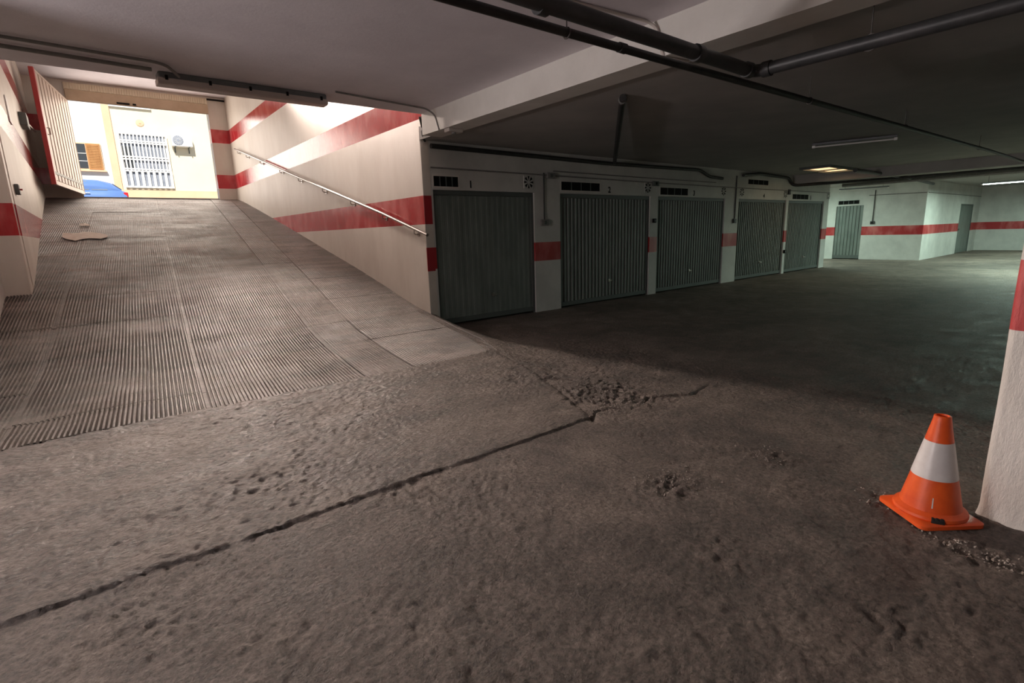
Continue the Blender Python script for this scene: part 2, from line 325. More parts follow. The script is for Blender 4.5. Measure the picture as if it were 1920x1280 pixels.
# garage wall with five door openings
DX = [(4.20, 6.24), (6.87, 9.56), (9.83, 12.60), (13.27, 15.97), (16.12, 18.62)]; DT = 2.12; WY = 7.09; WE = 19.0
bx = [(4.165, WE, WY, WY+.2, DT, 2.83)]; px = 4.165
for x0, x1 in DX: bx.append((px, x0, WY, WY+.2, 0, DT)); px = x1
bx += [(px, WE, WY, WY+.2, 0, DT), (WE-.2, WE, WY+.2, 10, 0, 2.83)]
wg = structure('wall_garage', bx, m_wallg, 'white garage wall with red stripe holding five grey doors', 'wall')
ordn = ['plain dark garage door beside the end of the ramp wall', 'dark garage door numbered 2 with the switch drop at its left', 'middle garage door of the row, between knob pier and wide pier', 'garage door under the raised vent, fourth from the ramp', 'green-lit garage door at the far end of the row']
def garage_door(i, x0, x1, label, hx, hz):
    d = thing('door_%d' % (i+1), ((x0+x1)/2, WY+.05, 0), label, 'garage door', kind='structure')
    MB().box(x0+.002, x0+.045, WY+.03, WY+.09, .01, DT-.003).box(x1-.045, x1-.002, WY+.03, WY+.09, .01, DT-.003).box(x0+.045, x1-.045, WY+.03, WY+.09, DT-.07, DT-.003).build('frame', m_frame, d)
    b = MB()
    if i == 0: b.corr(x0+.05, x1-.05, .03, DT-.075, WY+.05, .11, .006)
    else: b.corr(x0+.05, x1-.05, .03, DT-.075, WY+.045, .1, .022)
    b.build('leaf', m_doorg, d)
    MB().box(x0+.05, x1-.05, WY+.035, WY+.05, .03, .11).build('bottom_rail', m_frame, d)
    h = MB().lathe((hx, WY+.045, hz), [(.035, 0), (.035, -.008), (.012, -.01), (.012, -.035)], 12, axis='y').build('lock', m_metal, d, SA)
    MB().box(hx-.055, hx+.055, WY+.002, WY+.014, hz-.012, hz+.012).build('lock_handle', m_metal, d)
for i, (x0, x1) in enumerate(DX):
    garage_door(i, x0, x1, ordn[i], [5.3, 8.29, 11.2, 14.68, 17.5][i], .42)
def vent(x0, x1, z0, z1, n=4):
    o = MB().box(x0-.02, x1+.02, WY-.008, WY-.001, z0-.02, z0).box(x0-.02, x1+.02, WY-.008, WY-.001, z1, z1+.02).box(x0-.02, x0, WY-.008, WY-.001, z0, z1).box(x1, x1+.02, WY-.008, WY-.001, z0, z1).build('vent_grille', m_plain, wg)
    MB().box(x0, x1, WY-.003, WY-.001, z0, z1).build('vent_opening', m_black, o)
    b = MB()
    for k in range(1, n): x = x0+(x1-x0)*k/n; b.box(x-.009, x+.009, WY-.009, WY-.003, z0, z1)
    b.build('mullion', m_frame, o)
    b = MB(); nz = 5
    for k in range(nz):
        z = z0+(z1-z0)*(k+.5)/nz; b.box(x0, x1, WY-.007, WY-.003, z-.004, z+.004)
    b.build('louvre', m_black, o)
for q in ((4.22, 4.66, 2.17, 2.32), (6.90, 7.94, 2.18, 2.33), (9.90, 10.95, 2.16, 2.31), (13.69, 14.79, 2.50, 2.62), (16.33, 17.41, 2.16, 2.30)): vent(*q)
def vent_block(x0, z0, s_=.22):
    b = MB(); c_ = (x0+s_/2, z0+s_/2)
    o = MB().bbox(x0, x0+s_, WY-.012, WY+.002, z0, z0+s_, .004).build('vent_block', m_wallg, wg)
    for k in range(8):
        th = k*math.pi/4+.0001; r0, r1 = .022, .102; wd = .026 if k % 2 else .02
        dx, dz = math.cos(th), math.sin(th); poly = [(c_[0]+dx*r0, c_[1]+dz*r0), (c_[0]+dx*r1-dz*wd, c_[1]+dz*r1+dx*wd), (c_[0]+dx*r1+dz*wd, c_[1]+dz*r1-dx*wd)]
        b.prism(poly, WY-.0135, WY-.0115)
    b.build('block_hole', m_black, o)
for q in ((6.0, 2.18), (9.34, 2.18), (12.38, 2.18), (13.28, 2.18), (15.75, 2.18), (18.78, 2.18)): vent_block(*q)
for t, x, z in (('1', 4.86, 2.165), ('2', 8.19, 2.165), ('3', 11.17, 2.165), ('4', 14.56, 2.165), ('5', 17.55, 2.165)):
    cu = bpy.data.curves.new('door_number', 'FONT'); cu.body = t; cu.size = .155; cu.extrude = .001; cu.offset = .004
    o = bpy.data.objects.new('door_number', cu); COL.objects.link(o); o.parent = wg; o.location = (x, WY-.003, z); o.rotation_euler = (math.pi/2, 0, 0); cu.materials.append(m_black)

# far recess, walls and doors
structure('wall_far_recess', [(WE, 23.6, 10, 10.15, 0, 2.83)], m_wallg, 'wall closing the recess behind the garage row', 'wall')
wf = structure('wall_far', [(23.6, 23.75, 7.45, 7.55, 0, 2.83), (23.6, 23.75, 8.5, 10, 0, 2.83), (23.6, 23.75, 7.55, 8.5, 2.07, 2.83), (23.6, 23.75, 5.6, 7.45, 0, 2.83)], m_wallg, 'pale green-lit wall with red stripe facing the viewer', 'wall')
d = thing('door_6', (23.62, 8.02, 0), 'narrow ribbed door in the far recess under a black vent', 'garage door', kind='structure')
b = MB(); 
for k in range(8):
    y = 7.56+k*.1175; b.box(23.62, 23.66, y, y+.075, .05, 2.05)
b.box(23.645, 23.67, 7.55, 8.5, .02, 2.07); b.build('leaf', m_doorg, d)
MB().box(23.605, 23.62, 7.55, 8.5, .03, .16).build('bottom_rail', m_frame, d)
v6 = MB().box(23.585, 23.6, 7.72, 8.44, 2.13, 2.27).build('vent_grille', m_black, wf)
b = MB()
for k in range(1, 4): b.box(23.58, 23.585, 7.72+.18*k-.01, 7.72+.18*k+.01, 2.13, 2.27)
b.build('mullion', m_frame, v6)
wf2 = structure('wall_far_corridor', [(23.75, 28.6, 5.6, 5.75, 0, 2.83), (30.9, 32.0, 5.6, 5.75, 0, 2.83), (28.6, 30.9, 5.6, 5.75, 2.05, 2.83)], m_wallg, 'pale corridor wall with red stripe holding the plain far door', 'wall')
d = thing('door_7', (29.75, 5.66, 0), 'plain grey door in the far corridor wall', 'door', kind='structure')
MB().box(28.62, 30.88, 5.64, 5.70, .01, 2.04).build('leaf', m_doorg, d)
MB().box(28.6, 28.68, 5.62, 5.72, 0, 2.05).box(30.82, 30.9, 5.62, 5.72, 0, 2.05).box(28.68, 30.82, 5.62, 5.72, 1.98, 2.05).build('frame', m_frame, d)
MB().lathe((28.85, 5.64, 1.0), [(.03, 0), (.03, -.05), (0, -.055)], 10, 'y').build('door_knob', m_metal, d)
structure('wall_far_end', [(32.0, 32.15, -8, 5.6, 0, 2.83)], m_wallg, 'farthest pale wall with red stripe closing the garage', 'wall')

# pillar on the right
b = MB(); prof = []
yaw_p = -.18
ca, sa = math.cos(yaw_p), math.sin(yaw_p)
def ploop(z, r_):
    pts = []; W2, D2, R = .25, .28, .035
    for qx, qy, a0 in ((W2-R, D2-R, 0), (-W2+R, D2-R, 90), (-W2+R, -D2+R, 180), (W2-R, -D2+R, 270)):
        for k in range(4):
            th = math.radians(a0+30*k); x, y = qx*r_+R*math.cos(th), qy*r_+R*math.sin(th); pts.append((3.46+x*ca-y*sa, .09+x*sa+y*ca, z))
    return pts
zs = [-.02, .02, .06]+[k*.09 for k in range(1, 32)]; vv = []; ff = []
for i, z in enumerate(zs):
    vv += ploop(z, 1.05 if i == 0 else (1.02 if i == 1 else 1.0+.006*math.sin(z*7)))
for i in range(len(zs)-1):
    for k in range(16): ff.append((i*16+k, i*16+(k+1) % 16, (i+1)*16+(k+1) % 16, (i+1)*16+k))
ff.append(tuple(range(16*len(zs)-16, 16*len(zs))))
tag(b.add(vv, ff).build('pillar', m_pillar, smooth=SA), 'rough white plaster pillar with red band beside the traffic cone', 'pillar', kind='structure')

# ------------------------------------------------------------------ traffic cone
cn = thing('traffic_cone', (3.095, .56, .004), 'orange traffic cone with one white band beside the white pillar', 'traffic cone')
c0 = (3.095, .56)
b = MB(); rot = math.radians(-38); hs = .155
def sq(z, s_, r_=.03):
    o = []
    for qx, qy, a0 in ((1, 1, 0), (-1, 1, 90), (-1, -1, 180), (1, -1, 270)):
        for k in range(4):
            th = math.radians(a0+30*k); x, y = qx*(s_-r_)+r_*math.cos(th), qy*(s_-r_)+r_*math.sin(th)
            o.append((c0[0]+x*math.cos(rot)-y*math.sin(rot), c0[1]+x*math.sin(rot)+y*math.cos(rot), z))
    return o
vv = sq(.004, hs)+sq(.022, hs)+sq(.028, hs-.008); ff = [tuple(range(15, -1, -1)), tuple(range(32, 48))]
for i in range(2):
    for k in range(16): ff.append((i*16+k, i*16+(k+1) % 16, i*16+16+(k+1) % 16, i*16+16+k))
b.add(vv, ff).build('base_plate', m_orange, cn, SA)
# skirt ring and cone shell
R = lambda z: np.interp(z, [.06, .52], [.125, .032])
MB().lathe((*c0, 0), [(.148, .026), (.152, .034), (.149, .046), (.140, .052), (.134, .056), (.126, .062), (R(.215), .215), (R(.215)-.002, .2155), (R(.395)-.002, .395), (R(.396), .396), (.036, .505), (.034, .52), (.026, .522), (.022, .50), (.02, .3)], 48).build('cone_shell', m_orange, cn, SA)
MB().lathe((*c0, 0), [(R(.216)-.003, .216), (R(.216)+.0012, .216), (R(.395)+.0012, .395), (R(.395)-.003, .395)], 48).build('reflective_band', m_sleeve, cn, SA)
th = math.radians(196); dx, dy = math.cos(th), math.sin(th)
def on_cone(a, z0, z1, wd, off=.0015):
    v = []
    for z in (z0, z1):
        for da in (-wd, wd):
            r_ = float(R(z))+off; v += [(c0[0]+r_*math.cos(a+da), c0[1]+r_*math.sin(a+da), z)]
    return v
b = MB(); na = math.radians(205); v = []; f = []
for k in range(9):
    a_ = na-.17+.34*k/8; jag = .003*((k*5) % 3 == 1)
    v += [(c0[0]+.158*math.cos(a_), c0[1]+.158*math.sin(a_), .0285), (c0[0]+.1545*math.cos(a_), c0[1]+.1545*math.sin(a_), .044-jag), (c0[0]+.146*math.cos(a_), c0[1]+.146*math.sin(a_), .0535-jag*1.3)]
    if k: q = 3*k; f += [(q-3, q, q+1, q-2), (q-2, q+1, q+2, q-1)]
b.add(v, f)
b.build('torn_notch', m_rubber, cn)
MB().add(on_cone(th-.02, .085, .135, .022), [(0, 1, 3, 2)]).build('scuff_mark', m_sleeve, cn)

# crumbs of broken concrete around the damaged spots
m_crumb = mat('concrete_crumb', (.26, .22, .19), (.40, .35, .30), 30, .8)
b = MB()
def crumb_at(x, y):
    r = random.uniform(.003, .0095); z = float(floor_z(np.array([x]), np.array([y]))[0])+r*.35
    P = [(1, 0, 0), (-1, 0, 0), (0, 1, 0), (0, -1, 0), (0, 0, .8), (0, 0, -.8)]
    a = random.random()*6.28; k = [random.uniform(.6, 1.3) for _ in P]
    b.add([(x+r*q*(p[0]*math.cos(a)-p[1]*math.sin(a)), y+r*q*(p[0]*math.sin(a)+p[1]*math.cos(a)), z+r*q*p[2]) for p, q in zip(P, k)], [(0, 2, 4), (2, 1, 4), (1, 3, 4), (3, 0, 4), (2, 0, 5), (1, 2, 5), (3, 1, 5), (0, 3, 5)])
for cx_, cy_, sx, sy, n in ((2.86, .30, .035, .14, 130), (3.08, .80, .06, .05, 30), (2.42, 1.60, .13, .09, 90), (3.30, 2.66, .28, .09, 140), (3.42, 3.05, .25, .28, 140), (3.2, 1.42, .08, .12, 40)):
    for _ in range(n):
        x, y = random.gauss(cx_, sx), random.gauss(cy_, sy)
        if x < 3.2 or y > .8: crumb_at(x, y)
tag(b.build('rubble', m_crumb), 'loose concrete crumbs scattered around the cracks and by the cone', 'rubble', kind='stuff')

# ------------------------------------------------------------------ handrail
rail = thing('handrail', (3.96, 6.95, 1.46), 'brushed steel handrail following the cream ramp wall upward', 'handrail')
RP = [(6.9, 1.45), (8.37, 1.83), (9.68, 2.14), (12.77, 2.87), (15.58, 3.55), (18.3, 4.20)]
MB().tube([(3.95, y, z) for y, z in RP], .024, 12).build('rail_tube', m_metal, rail, SA)
b0 = None
for y in (7.3, 8.37, 9.68, 11.09, 12.56, 13.9, 15.58, 17.0, 18.0):
    z = float(np.interp(y, [p_[0] for p_ in RP], [p_[1] for p_ in RP]))
    if b0 is None:
        bm_ = MB().tube([(3.95, y, z-.02), (3.95, y, z-.075), (3.975, y, z-.09), (4.02, y, z-.09)], .009, 8)
        for (r_, h0, h1) in ((.034, .0, .0),):
            bm_.add([(4.029 if q else 4.018, y+.034*math.cos(a_*math.pi/6), z-.09+.034*math.sin(a_*math.pi/6)) for q in (0, 1) for a_ in range(12)], [tuple(range(12)), tuple(range(23, 11, -1))]+[(k, k+12, (k+1) % 12+12, (k+1) % 12) for k in range(12)])
        b0 = bm_.build('bracket', m_metal, rail, SA); y00, z00 = y, z
    else:
        c = b0.copy(); COL.objects.link(c); c.parent = rail; c.location = (0, y-y00, z-z00)

# ------------------------------------------------------------------ gate leaf (open, hinged on the left jamb) and door header
ang = math.atan2(-3.11, -.53)
g = thing('gate', (.15, 19.15, 2.84), 'open beige ribbed steel gate leaf with red edge by the street doorway', 'gate', rz=ang)
m_gate = mat('gate_beige', (.50, .40, .335), (.60, .49, .415), 3, .45, .1, 50, stretch=(1, 1, .2))
m_gred = mat('gate_red', (.45, .06, .06), None, rough=.4)
GL, GH = 3.12, 2.46
# local: x along the leaf from the hinge, y normal; the side facing the ramp is -y or +y depending on turn
b = MB(); k = 0; x = .06
while x < GL-.1:
    w_ = min(.30, GL-.06-x); MB().bbox(x+.004, x+w_-.09, -.022, .022, .10, GH-.05, .006).build('panel_rib', m_gate, g, local=True); x += .30
MB().box(.05, GL-.05, -.008, .008, .08, GH-.04).build('sheet', m_gate, g, local=True)
MB().box(0, GL, -.025, .025, 0, .09).box(0, GL, -.025, .025, GH-.05, GH).box(0, .06, -.025, .025, .09, GH-.05).build('gate_frame', m_gate, g, local=True)
MB().box(.04, GL-.04, -.03, .03, .24, .30).build('cross_rail', m_frame, g, local=True)
MB().bbox(GL-.07, GL+.02, -.045, .045, -.005, GH+.005, .006).build('edge_strip', m_gred, g, local=True)
MB().tube([(GL-.2, -.03, 1.1), (GL-.2, -.08, 1.1), (GL-.2, -.08, 1.24), (GL-.2, -.03, 1.24)], .011, 8).tube([(GL-.2, .03, 1.1), (GL-.2, .08, 1.1), (GL-.2, .08, 1.24), (GL-.2, .03, 1.24)], .011, 8).build('gate_handle', m_metal, g, local=True)
m_head = mat('header_tan', (.50, .38, .25), (.58, .45, .31), 3, .5)
m_headl = mat('header_cream', (.80, .70, .52), None, rough=.4)
hd = thing('door_header', (1.85, 19.12, 5.31), 'tan header panel with ribbed cream strip above the street doorway', 'door header', kind='structure')
MB().bbox(.14, 3.53, 19.12, 19.24, 5.31, 5.58, .01).build('header_panel', m_head, hd)
MB().box(.14, 3.53, 19.15, 19.24, 5.58, 5.76).build('strip_back', m_headl, hd)
b = MB()
for k in range(56): x = .16+k*.06; b.box(x, x+.035, 19.13, 19.152, 5.59, 5.745)
b.build('strip_rib', m_headl, hd)
MB().box(1.25, 1.55, 19.08, 19.12, 5.33, 5.37).box(1.62, 1.70, 19.08, 19.12, 5.33, 5.37).build('closer_arm', m_black, hd)
MB().box(3.54, 4.02, 19.14, 19.19, 5.72, 5.76).build('track', m_black, hd)

# ------------------------------------------------------------------ lamps
def batten(x0, y0, x1, y1, z, label, wd=.10, h=.07, lit=None, diffuser=True, cat='ceiling lamp', energy=0, zc=None):
    L_ = math.hypot(x1-x0, y1-y0); a = math.atan2(y1-y0, x1-x0)
    t = thing('fluorescent_lamp', (x0, y0, z), label, cat, rz=a)
    MB().bbox(0, L_, -wd/2, wd/2, h*.45, h, .008).build('housing', m_house, t, local=True)
    if diffuser:
        poly = [(-wd/2-.008, h*.5), (-wd/2-.004, .012), (-wd/2+.02, 0), (wd/2-.02, 0), (wd/2+.004, .012), (wd/2+.008, h*.5)]
        n = len(poly); v = [(-.01, y, q) for y, q in poly]+[(L_+.01, y, q) for y, q in poly]
        MB().add(v, [tuple(range(n)), tuple(range(2*n-1, n-1, -1))]+[(i, i+n, (i+1) % n+n, (i+1) % n) for i in range(n)]).build('diffuser', m_diff, t, local=True)
        for k in range(5): MB().box(L_*(.04+.23*k)-.012, L_*(.04+.23*k)+.012, -wd/2-.016, -wd/2-.006, h*.35, h*.7).build('clip', m_black, t, local=True)
    else:
        mt = lit or m_tubeoff
        MB().tube([(.05, 0, h*.1), (L_-.05, 0, h*.1)], .014, 10).build('tube', mt, t, SA, local=True)
        for q in (0, L_-.05): MB().bbox(q, q+.05, -.02, .02, -.012, h*.5, .005).build('end_cap', m_white, t, local=True)
    if zc:
        for q in (.12*L_, .88*L_): MB().tube([(q, 0, h), (q, 0, zc-z)], .005, 6).build('hanger_rod', m_rod, t, local=True)
    if energy:
        o = light('tube_light', 'AREA', ((x0+x1)/2, (y0+y1)/2, z-.03), energy, lit_col, size=(L_*.95, .06), rot=(0, 0, a))
    return t
batten(.78, 6.42, 2.42, 6.44, 2.965, 'unlit enclosed fluorescent lamp on the ceiling edge above the ramp', wd=.17, h=.115)
batten(10.15, 4.14, 10.5, 2.98, 2.74, 'unlit bare fluorescent batten on the dark garage ceiling', diffuser=False)
batten(22.3, 8.0, 22.6, 6.5, 2.60, 'unlit dark batten lamp in front of the far recess door', zc=2.82, diffuser=False)
m_tube_g = mat('tube_lit_green', (.9, 1, .92), None, emit=(.82, 1, .90), estr=14)
lit_col = (.74, 1, .84)
batten(24.05, 4.25, 23.75, 2.75, 2.55, 'glowing white fluorescent tube hanging in the far corridor', zc=2.82, diffuser=False, lit=m_tube_g, energy=120)
batten(28.3, 3.2, 28.3, 1.7, 2.60, 'added fluorescent fill tube deeper in the far corridor behind the pillar', zc=2.82, diffuser=False, lit=m_tube_g, energy=120)  # unseen tube added to light the far corridor
batten(18.9, 1.7, 18.9, .2, 2.50, 'added fluorescent fill tube over the far aisle behind the pillar', zc=2.82, diffuser=False, lit=m_tube_g, energy=380)  # assumed unseen tube, added to light the end door and far floor
batten(20.2, 9.0, 21.7, 9.0, 2.66, 'added fluorescent fill tube inside the recess behind the garage row', zc=2.82, diffuser=False, lit=m_tube_g, energy=110)  # added out of view to brighten the far wall and recess floor
m_tube_w = mat('tube_lit_warm', (1, .92, .85), None, emit=(1, .88, .80), estr=12)
lit_col = (1, .84, .74)
# unseen lamps added on the high ramp ceiling to brighten the ramp bay
batten(1.0, 11.2, 2.5, 11.2, 5.72, 'added fluorescent fill batten on the high ramp ceiling, lower one', diffuser=False, lit=m_tube_w, energy=22)
batten(1.0, 14.6, 2.5, 14.6, 5.72, 'added fluorescent fill batten on the high ramp ceiling, upper one', diffuser=False, lit=m_tube_w, energy=22)
lit_col = (1, .87, .79)
# fill lamp added on the unseen side wall to brighten beam, pillar and cone
wlp = thing('fill_wall_lamp', (-4.6, 4.0, 1.9), 'added fluorescent fill lamp on the side wall behind the viewer', 'wall lamp')
MB().bbox(-4.599, -4.54, 3.2, 4.8, 1.82, 1.98, .01).build('housing', m_house, wlp)
MB().tube([(-4.515, 3.25, 1.9), (-4.515, 4.75, 1.9)], .014, 10).build('tube', m_tube_w, wlp, SA)
for y in (3.2, 4.75): MB().bbox(-4.54, -4.49, y, y+.05, 1.87, 1.93, .005).build('end_cap', m_white, wlp)
light('fill_wall_light', 'AREA', (-4.48, 4.0, 1.9), 180, (1, .90, .89), size=(1.5, .08), rot=(math.pi/2, 0, -math.pi/2))

# unseen spot added under the ramp ceiling to fill in the foreground
fl = thing('fill_lamp', (3.0, 16.0, 5.66), 'added fill spot under the high ramp ceiling turned down the ramp', 'fill_lamp')
fdir = (Vector((.8, -2.5, 0))-Vector((3.0, 16.0, 5.6))).normalized(); fq = fdir.to_track_quat('-Z', 'Y')
fh = MB().bbox(-.13, .13, -.10, .10, 0, .09, .012).build('housing', m_house, fl, local=True); fh.rotation_euler = fq.to_euler(); fh.location = (0, 0, -.06)
fg = MB().box(-.11, .11, -.08, .08, -.004, 0).build('front_glass', m_tube_w, fl, local=True); fg.rotation_euler = fq.to_euler(); fg.location = (0, 0, -.06)
MB().tube([(3.0, 16.0, 5.82), (3.0, 16.0, 5.64)], .015, 8).build('mount', m_frame, fl)
fs = light('fill_lamp_beam', 'SPOT', Vector((3.0, 16.0, 5.6))+fdir*.03, 5200, (1, .82, .71)); fs.rotation_euler = fq.to_euler()
fs.data.spot_size = math.radians(50); fs.data.spot_blend = 1; fs.data.shadow_soft_size = .25

# skylight with warm light in the garage ceiling
m_sky = mat('skylight_pane', (.9, .75, .55), None, emit=(1, .62, .32), estr=1.7)
sk = thing('skylight', (15.1, 5.72, 2.80), 'warm glowing skylight set in the dark ceiling near the last doors', 'skylight')
MB().box(14.3, 15.25, 5.4, 6.02, 2.80, 2.815).build('pane', m_sky, sk)
MB().box(15.3, 15.95, 5.4, 6.02, 2.80, 2.815).build('pane', m_sky, sk)
MB().box(14.25, 16.0, 5.35, 5.4, 2.76, 2.82).box(14.25, 16.0, 6.02, 6.07, 2.76, 2.82).box(14.25, 14.3, 5.4, 6.02, 2.76, 2.82).box(15.95, 16.0, 5.4, 6.02, 2.76, 2.82).box(15.25, 15.3, 5.4, 6.02, 2.77, 2.82).build('skylight_frame', m_frame, sk)

# ------------------------------------------------------------------ pipes
def bend(pts, r=.12, n=5):
    out = [Vector(pts[0])]
    for a, b_, c in zip(pts[:-2], pts[1:-1], pts[2:]):
        a, b_, c = Vector(a), Vector(b_), Vector(c); p = b_+(a-b_).normalized()*min(r, (a-b_).length*.45); q = b_+(c-b_).normalized()*min(r, (c-b_).length*.45)
        for k in range(n+1):
            t = k/n; out.append(p*(1-t)**2+b_*2*t*(1-t)+q*t*t)
    return out+[Vector(pts[-1])]
def pipe(name, pts, r, m, label, cat='pipe', collars=(), hangers=(), r_b=.12, cm=None):
    t = thing(name, pts[0], label, cat)
    MB().tube(bend(pts, r_b), r, 12).build('pipe_run', m, t, SA)
    for (p, d_) in collars:
        p = Vector(p); d_ = Vector(d_).normalized(); MB().tube([p-d_*.03, p+d_*.03], r*1.22, 14).build('collar', cm or m, t, SA)
    for (x, y, z0, z1) in hangers:
        h = MB().tube([(x, y, z0), (x, y, z1)], .004, 6).build('hanger_rod', m_rod, t)
        MB().tube([(x+math.cos(a)*r*1.12, y, z0-r+math.sin(a)*r*1.12) if False else (x, y+math.cos(a)*r*1.12, z0-r+math.sin(a)*r*1.12) for a in [k*math.pi/6 for k in range(13)]], .005, 6).build('clamp', m_rod, h)
    return t
pipe('drain_pipe', [(-7.9, 2.2, 2.6), (4.2, 2.18, 2.6), (4.24, -7.9, 2.6)], .046, m_pipe, 'thick dark drain pipe turning a corner under the beam', collars=[((2.02, 2.2, 2.6), (1, 0, 0)), ((3.42, 2.18, 2.6), (1, 0, 0)), ((4.1, 2.18, 2.6), (1, 0, 0)), ((4.2, 2.08, 2.6), (0, 1, 0))], hangers=[(-.5, 2.2, 2.646, 3.08), (4.21, 1.41, 2.646, 2.82)], r_b=.1)
pipe('water_pipe', [(-7.9, 2.48, 2.58), (3.3, 2.40, 2.60), (12.9, 2.22, 2.62), (16.2, 2.2, 2.62)], .026, m_pipe2, 'thin black water pipe hung straight across the garage ceiling', hangers=[(2.40, 2.405, 2.62, 3.08), (5.63, 2.357, 2.63, 2.82), (8.35, 2.31, 2.64, 2.82), (12.1, 2.24, 2.645, 2.82)], collars=[((2.9, 2.402, 2.6), (1, 0, 0))], r_b=.02)
pipe('wall_pipe', [(4.17, 7.02, 2.735), (8.1, 7.02, 2.70), (11.3, 7.02, 2.73), (11.72, 7.02, 2.60), (12.3, 7.02, 2.58)], .036, m_pipe2, 'black pipe along the top of the garage wall over doors one to three')
pipe('wall_pipe', [(13.3, 7.02, 2.70), (14.15, 7.02, 2.77), (15.85, 7.02, 2.73), (16.05, 7.02, 2.57), (16.05, 6.9, 2.52), (17.8, 4.95, 2.60), (18.2, 2.2, 2.62), (18.3, -7.9, 2.62)], .042, m_pipe2, 'black pipe looping over the raised vent and crossing the far ceiling')
pipe('ceiling_pipe', [(4.55, 3.75, 2.78), (8.25, 6.98, 2.72)], .036, m_pipe2, 'straight black pipe running diagonally over the dark ceiling to the wall', collars=[((4.62, 3.81, 2.78), (1, .87, 0))], cm=m_conduit)
pipe('ceiling_pipe', [(14.6, 4.93, 2.66), (18.5, 4.92, 2.65), (23.2, 5.38, 2.66)], .05, m_pipe, 'dark pipe under the far beam heading to the corridor corner')
pipe('ceiling_pipe', [(19.2, 6.8, 2.60), (19.0, 2.6, 2.60), (18.9, -7.9, 2.6)], .055, m_conduit, 'pale grey pipe crossing the far ceiling before the glowing tube')
pipe('conduit', [(-.94, 6.08, 3.05), (.72, 6.22, 3.05)], .018, m_conduit, 'grey conduit on the ceiling running into the unlit enclosed lamp', cat='conduit')
pipe('conduit', [(-.94, 5.84, 3.055), (.8, 5.98, 3.055), (.95, 6.3, 3.04)], .014, m_conduit, 'thinner upper conduit beside the lamp conduit on the ceiling', cat='conduit')
pipe('conduit', [(2.44, 6.12, 3.06), (3.70, 6.3, 3.06), (3.815, 6.28, 3.0), (3.82, 6.2, 2.80)], .011, m_conduit, 'thin conduit from the lamp down the side of the ceiling beam', cat='conduit', r_b=.06)
pipe('conduit', [(1.6, 3.0, 3.065), (2.9, 2.95, 3.065), (3.78, 2.85, 3.065), (3.825, 2.80, 3.0), (3.825, 2.75, 2.79), (4.1, 2.7, 2.785)], .012, m_condl, 'cream conduit bent down over the beam behind the thick drain pipe', cat='conduit', r_b=.06)
MB_ = thing('junction_box', (3.95, 6.1, 2.75), 'small junction box under the beam near the ramp wall', 'junction box')
MB().bbox(3.86, 4.08, 6.02, 6.14, 2.755, 2.80, .006).build('box_body', m_condl, MB_); MB().lathe((3.97, 6.08, 2.735), [(.0, 0), (.03, .004), (.032, .02)], 12).build('box_lens', m_conduit, MB_, SA)
pipe('conduit', [(4.18, 7.075, 2.44), (6.42, 7.075, 2.425), (9.6, 7.075, 2.40), (13.1, 7.075, 2.39), (18.98, 7.075, 2.39)], .011, m_conduit, 'long thin conduit along the garage wall just above the door lintels', cat='conduit', r_b=.02)
pipe('conduit', [(6.7, 7.075, 2.50), (10.3, 7.075, 2.485), (12.1, 7.075, 2.485)], .010, m_conduit, 'second shorter conduit above the long one on the garage wall', cat='conduit', r_b=.02)
pipe('conduit', [(6.46, 7.072, 2.46), (6.46, 7.072, 1.66)], .012, m_pipe2, 'vertical switch conduit between garage doors one and two', cat='conduit')
pipe('conduit', [(13.08, 7.072, 2.68), (13.08, 7.072, 1.62)], .014, m_pipe2, 'vertical switch conduit between garage doors three and four', cat='conduit')
pipe('conduit', [(23.57, 7.2, 2.60), (23.57, 7.2, 1.45)], .014, m_pipe2, 'vertical switch conduit on the far green-lit wall', cat='conduit')
pipe('conduit', [(23.58, 7.4, 2.42), (23.58, 5.61, 2.40)], .014, m_conduit, 'thin conduit on the far green-lit wall near the ceiling', cat='conduit')
pipe('conduit', [(23.7, 5.58, 2.40), (31.9, 5.58, 2.40)], .014, m_conduit, 'thin conduit along the corridor wall above the plain far door', cat='conduit')
def box_thing(name, x0, x1, z0, z1, label, cat, m, y=7.09, d_=.045):
    t = thing(name, ((x0+x1)/2, y, z0), label, cat); MB().bbox(x0, x1, y-d_, y-.001, z0, z1, .006).build('casing', m, t)
    cx_, cz_ = (x0+x1)/2, (z0+z1)/2; s_ = min(x1-x0, z1-z0)*.28
    MB().bbox(cx_-s_, cx_+s_, y-d_-.008, y-d_+.002, cz_-s_, cz_+s_, .003).build('cover_plate', m_frame if m is not m_frame else m_black, t)
box_thing('light_switch', 6.37, 6.55, 1.55, 1.66, 'double switch box below the conduit between doors one and two', 'switch', m_conduit)
box_thing('light_switch', 13.0, 13.14, 1.51, 1.62, 'switch box below the conduit between doors three and four', 'switch', m_pipe2)
box_thing('junction_box', 6.53, 6.72, 2.37, 2.47, 'junction box on the garage wall above the switch drop', 'junction box', m_conduit)
box_thing('junction_box', 9.60, 9.80, 2.33, 2.43, 'junction box on the garage wall between doors two and three', 'junction box', m_frame)
box_thing('junction_box', 16.0, 16.12, 2.28, 2.42, 'dark junction box on the wall between the last two doors', 'junction box', m_pipe2)
box_thing('wall_button', 9.64, 9.74, 1.56, 1.65, 'small black knob box on the pier left of the middle door', 'button', m_black)
box_thing('wall_button', 16.0, 16.09, .60, .70, 'small black box low on the pier left of the last door', 'button', m_black)
t = thing('light_switch', (23.59, 7.2, 1.34), 'switch box under the conduit on the far green-lit wall', 'switch')
MB().bbox(23.55, 23.6, 7.13, 7.27, 1.34, 1.45, .006).build('casing', m_pipe2, t); MB().bbox(23.543, 23.552, 7.17, 7.23, 1.37, 1.42, .003).build('cover_plate', m_black, t)
